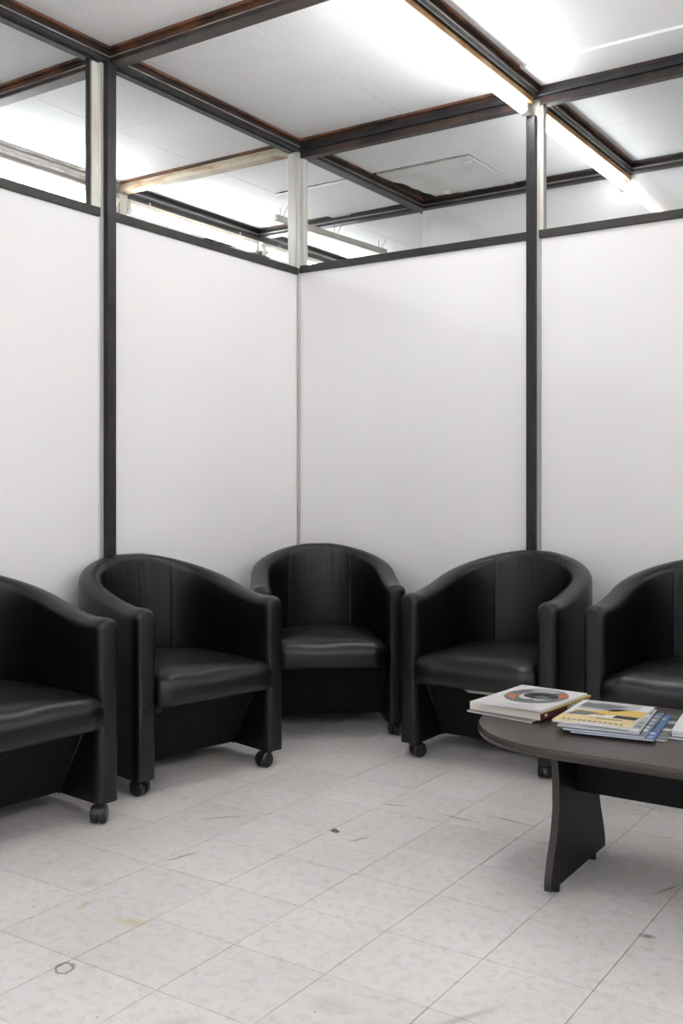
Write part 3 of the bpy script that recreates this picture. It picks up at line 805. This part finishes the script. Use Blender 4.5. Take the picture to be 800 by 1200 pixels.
# first pile: thin dark magazine, thick paperback, white magazine with a round grey and orange picture
magazine(1.806, -1.352, z, .215, .297, .0045, -9, 'cover_grey', 'thin dark magazine lying under the thick paperback', spine='cover_black', group=GM); z += .0048
bk, prt, sp = magazine(1.806, -1.330, z, .225, .300, .022, -6, 'cover_pale_yellow', 'thick paperback with a maroon spine at the left end of the table', 'paper', 'cover_maroon', GM, name='book')
for i in range(7): box('spine_print', 'ink_white', .1131, .1134, -.130+.003+i*.0022, -.130+.0045+i*.0022, .007, .014, bk)
for i in range(14): box('spine_print', 'ink_white', .1131, .1134, .005+i*.0095, .005+i*.0095+.006, .007, .015, bk)
for i in range(1): box('spine_edge', 'cover_yellow', .1129, .1132, -.150, .150, .0170, .0218, bk)
z1 = z+.0224
mg, prt, sp = magazine(1.812, -1.345, z1, .210, .297, .006, -4, 'cover_white', 'white magazine with a round grey and orange picture, topmost on the paperback', group=GM, curl=.006)
prt('cover_grey', ell(.03, .08, .42, .36))
prt('cover_lightgrey', ell(.03, .10, .40, .30, 60, 130, 14, .62), .0006)
prt('cover_orange', ell(.03, .10, .40, .30, 195, 275, 16, .66), .0007)
prt('cover_orange', ell(.03, .10, .42, .31, 5, 48, 10, .68), .0007)
prt('ink_white', ell(.06, .06, .25, .19), .0009)
prt('cover_black', ell(.09, .09, .24, .15), .0011)
prt('cover_slate', ell(.14, .04, .10, .05), .0013)
for i in range(9): prt('cover_lightgrey', rect(-.42+i*.045, -.395+i*.045, -.41, -.385), .0005)
prt('cover_lightgrey', rect(-.05, .35, -.44, -.40), .0005)
# second pile, fanned to the right
z = ZT+.0006
spec = [(2.124, -1.376, 6, 'cover_green', 'paper_white', 'cover_lightgrey', 'lowest magazine of the fanned pile, jutting out to the right'),
        (2.100, -1.414, 8, 'cover_blue', 'paper_white', 'cover_blue', 'magazine with a bright blue spine in the fanned pile'),
        (2.082, -1.416, 7, 'cover_slate', 'paper_white', 'cover_slate', 'slate blue magazine in the middle of the fanned pile'),
        (2.062, -1.408, 8, 'cover_lightgrey', 'paper_white', 'cover_black', 'grey magazine second from the top of the fanned pile')]
for (cx, cy, rz, cv, pg, sp_, lab) in spec:
    mg, prt, sp = magazine(cx, cy, z, .208, .290, .0048, rz, cv, lab, pg, sp_, GM); z += .0051
    for i in range(6):
        prt(random.choice(['cover_lightgrey', 'cover_black', 'ink_white', 'cover_grey']), rect(.22+random.uniform(0, .06), .47, -.46+i*.15, -.46+i*.15+random.uniform(.05, .10)))
mg, prt, sp = magazine(2.046, -1.394, z, .200, .290, .005, 4, 'cover_white', 'yellow and grey magazine on top of the fanned pile', group=GM, curl=.003)
prt('cover_pale_yellow', rect(-.5, .5, -.5, -.18))
prt('cover_yellow', [(-.42, -.02), (.5, -.08), (.5, .22), (.12, .22), (-.1, .06), (-.42, .05)], .0005)
prt('cover_lightgrey', [(-.42, .12), (.1, .10), (.36, .28), (.36, .44), (-.42, .46)], .0005)
prt('cover_grey', [(-.42, .20), (.0, .16), (.22, .34), (-.1, .40), (-.42, .36)], .0006)
prt('cover_grey', [(-.46, -.18), (-.18, -.16), (-.06, -.02), (-.36, .02)], .0007)
prt('cover_black', [(.16, -.16), (.46, -.17), (.48, -.05), (.18, -.04)], .0007)
prt('cover_orange', [(-.16, -.08), (.02, -.10), (.04, -.05), (-.12, -.03)], .0008)
for i in range(12): prt('cover_grey', rect(-.40+i*.068, -.36+i*.068, -.43, -.37), .0006)
for i in range(7): prt('cover_black', rect(-.02+i*.05, .02+i*.05, -.26, -.22), .0006)
# third pile, cut by the right edge
z = ZT+.0006
for i, (dx, dy, rz, cv, lab) in enumerate([(0, 0, 2, 'cover_black', 'dark magazine at the bottom of the pile on the right edge'), (-.004, .012, 6, 'cover_lightgrey', 'pale grey magazine in the middle of the pile on the right edge'), (-.012, .022, 8, 'cover_white', 'white magazine on top of the pile on the right edge')]):
    mg, prt, sp = magazine(2.338+dx, -1.322+dy, z, .210, .297, .006, rz, cv, lab, group=GM); z += .0064

# ------------------------------------------------------------------ crumbs on the floor
prism('crumb', 'cover_grey', [(-.014, -.006), (.012, -.010), (.016, .004), (-.002, .012)], 0, .008)
o = bpy.context.scene.objects['crumb']; o.location = (1.262, -1.535, .0004)
for v in o.data.vertices:
    if v.co.z > .004: v.co.x *= .4; v.co.y *= .4
tag(o, 'small dark crumb lying on the floor tiles in front of the chairs', 'debris')
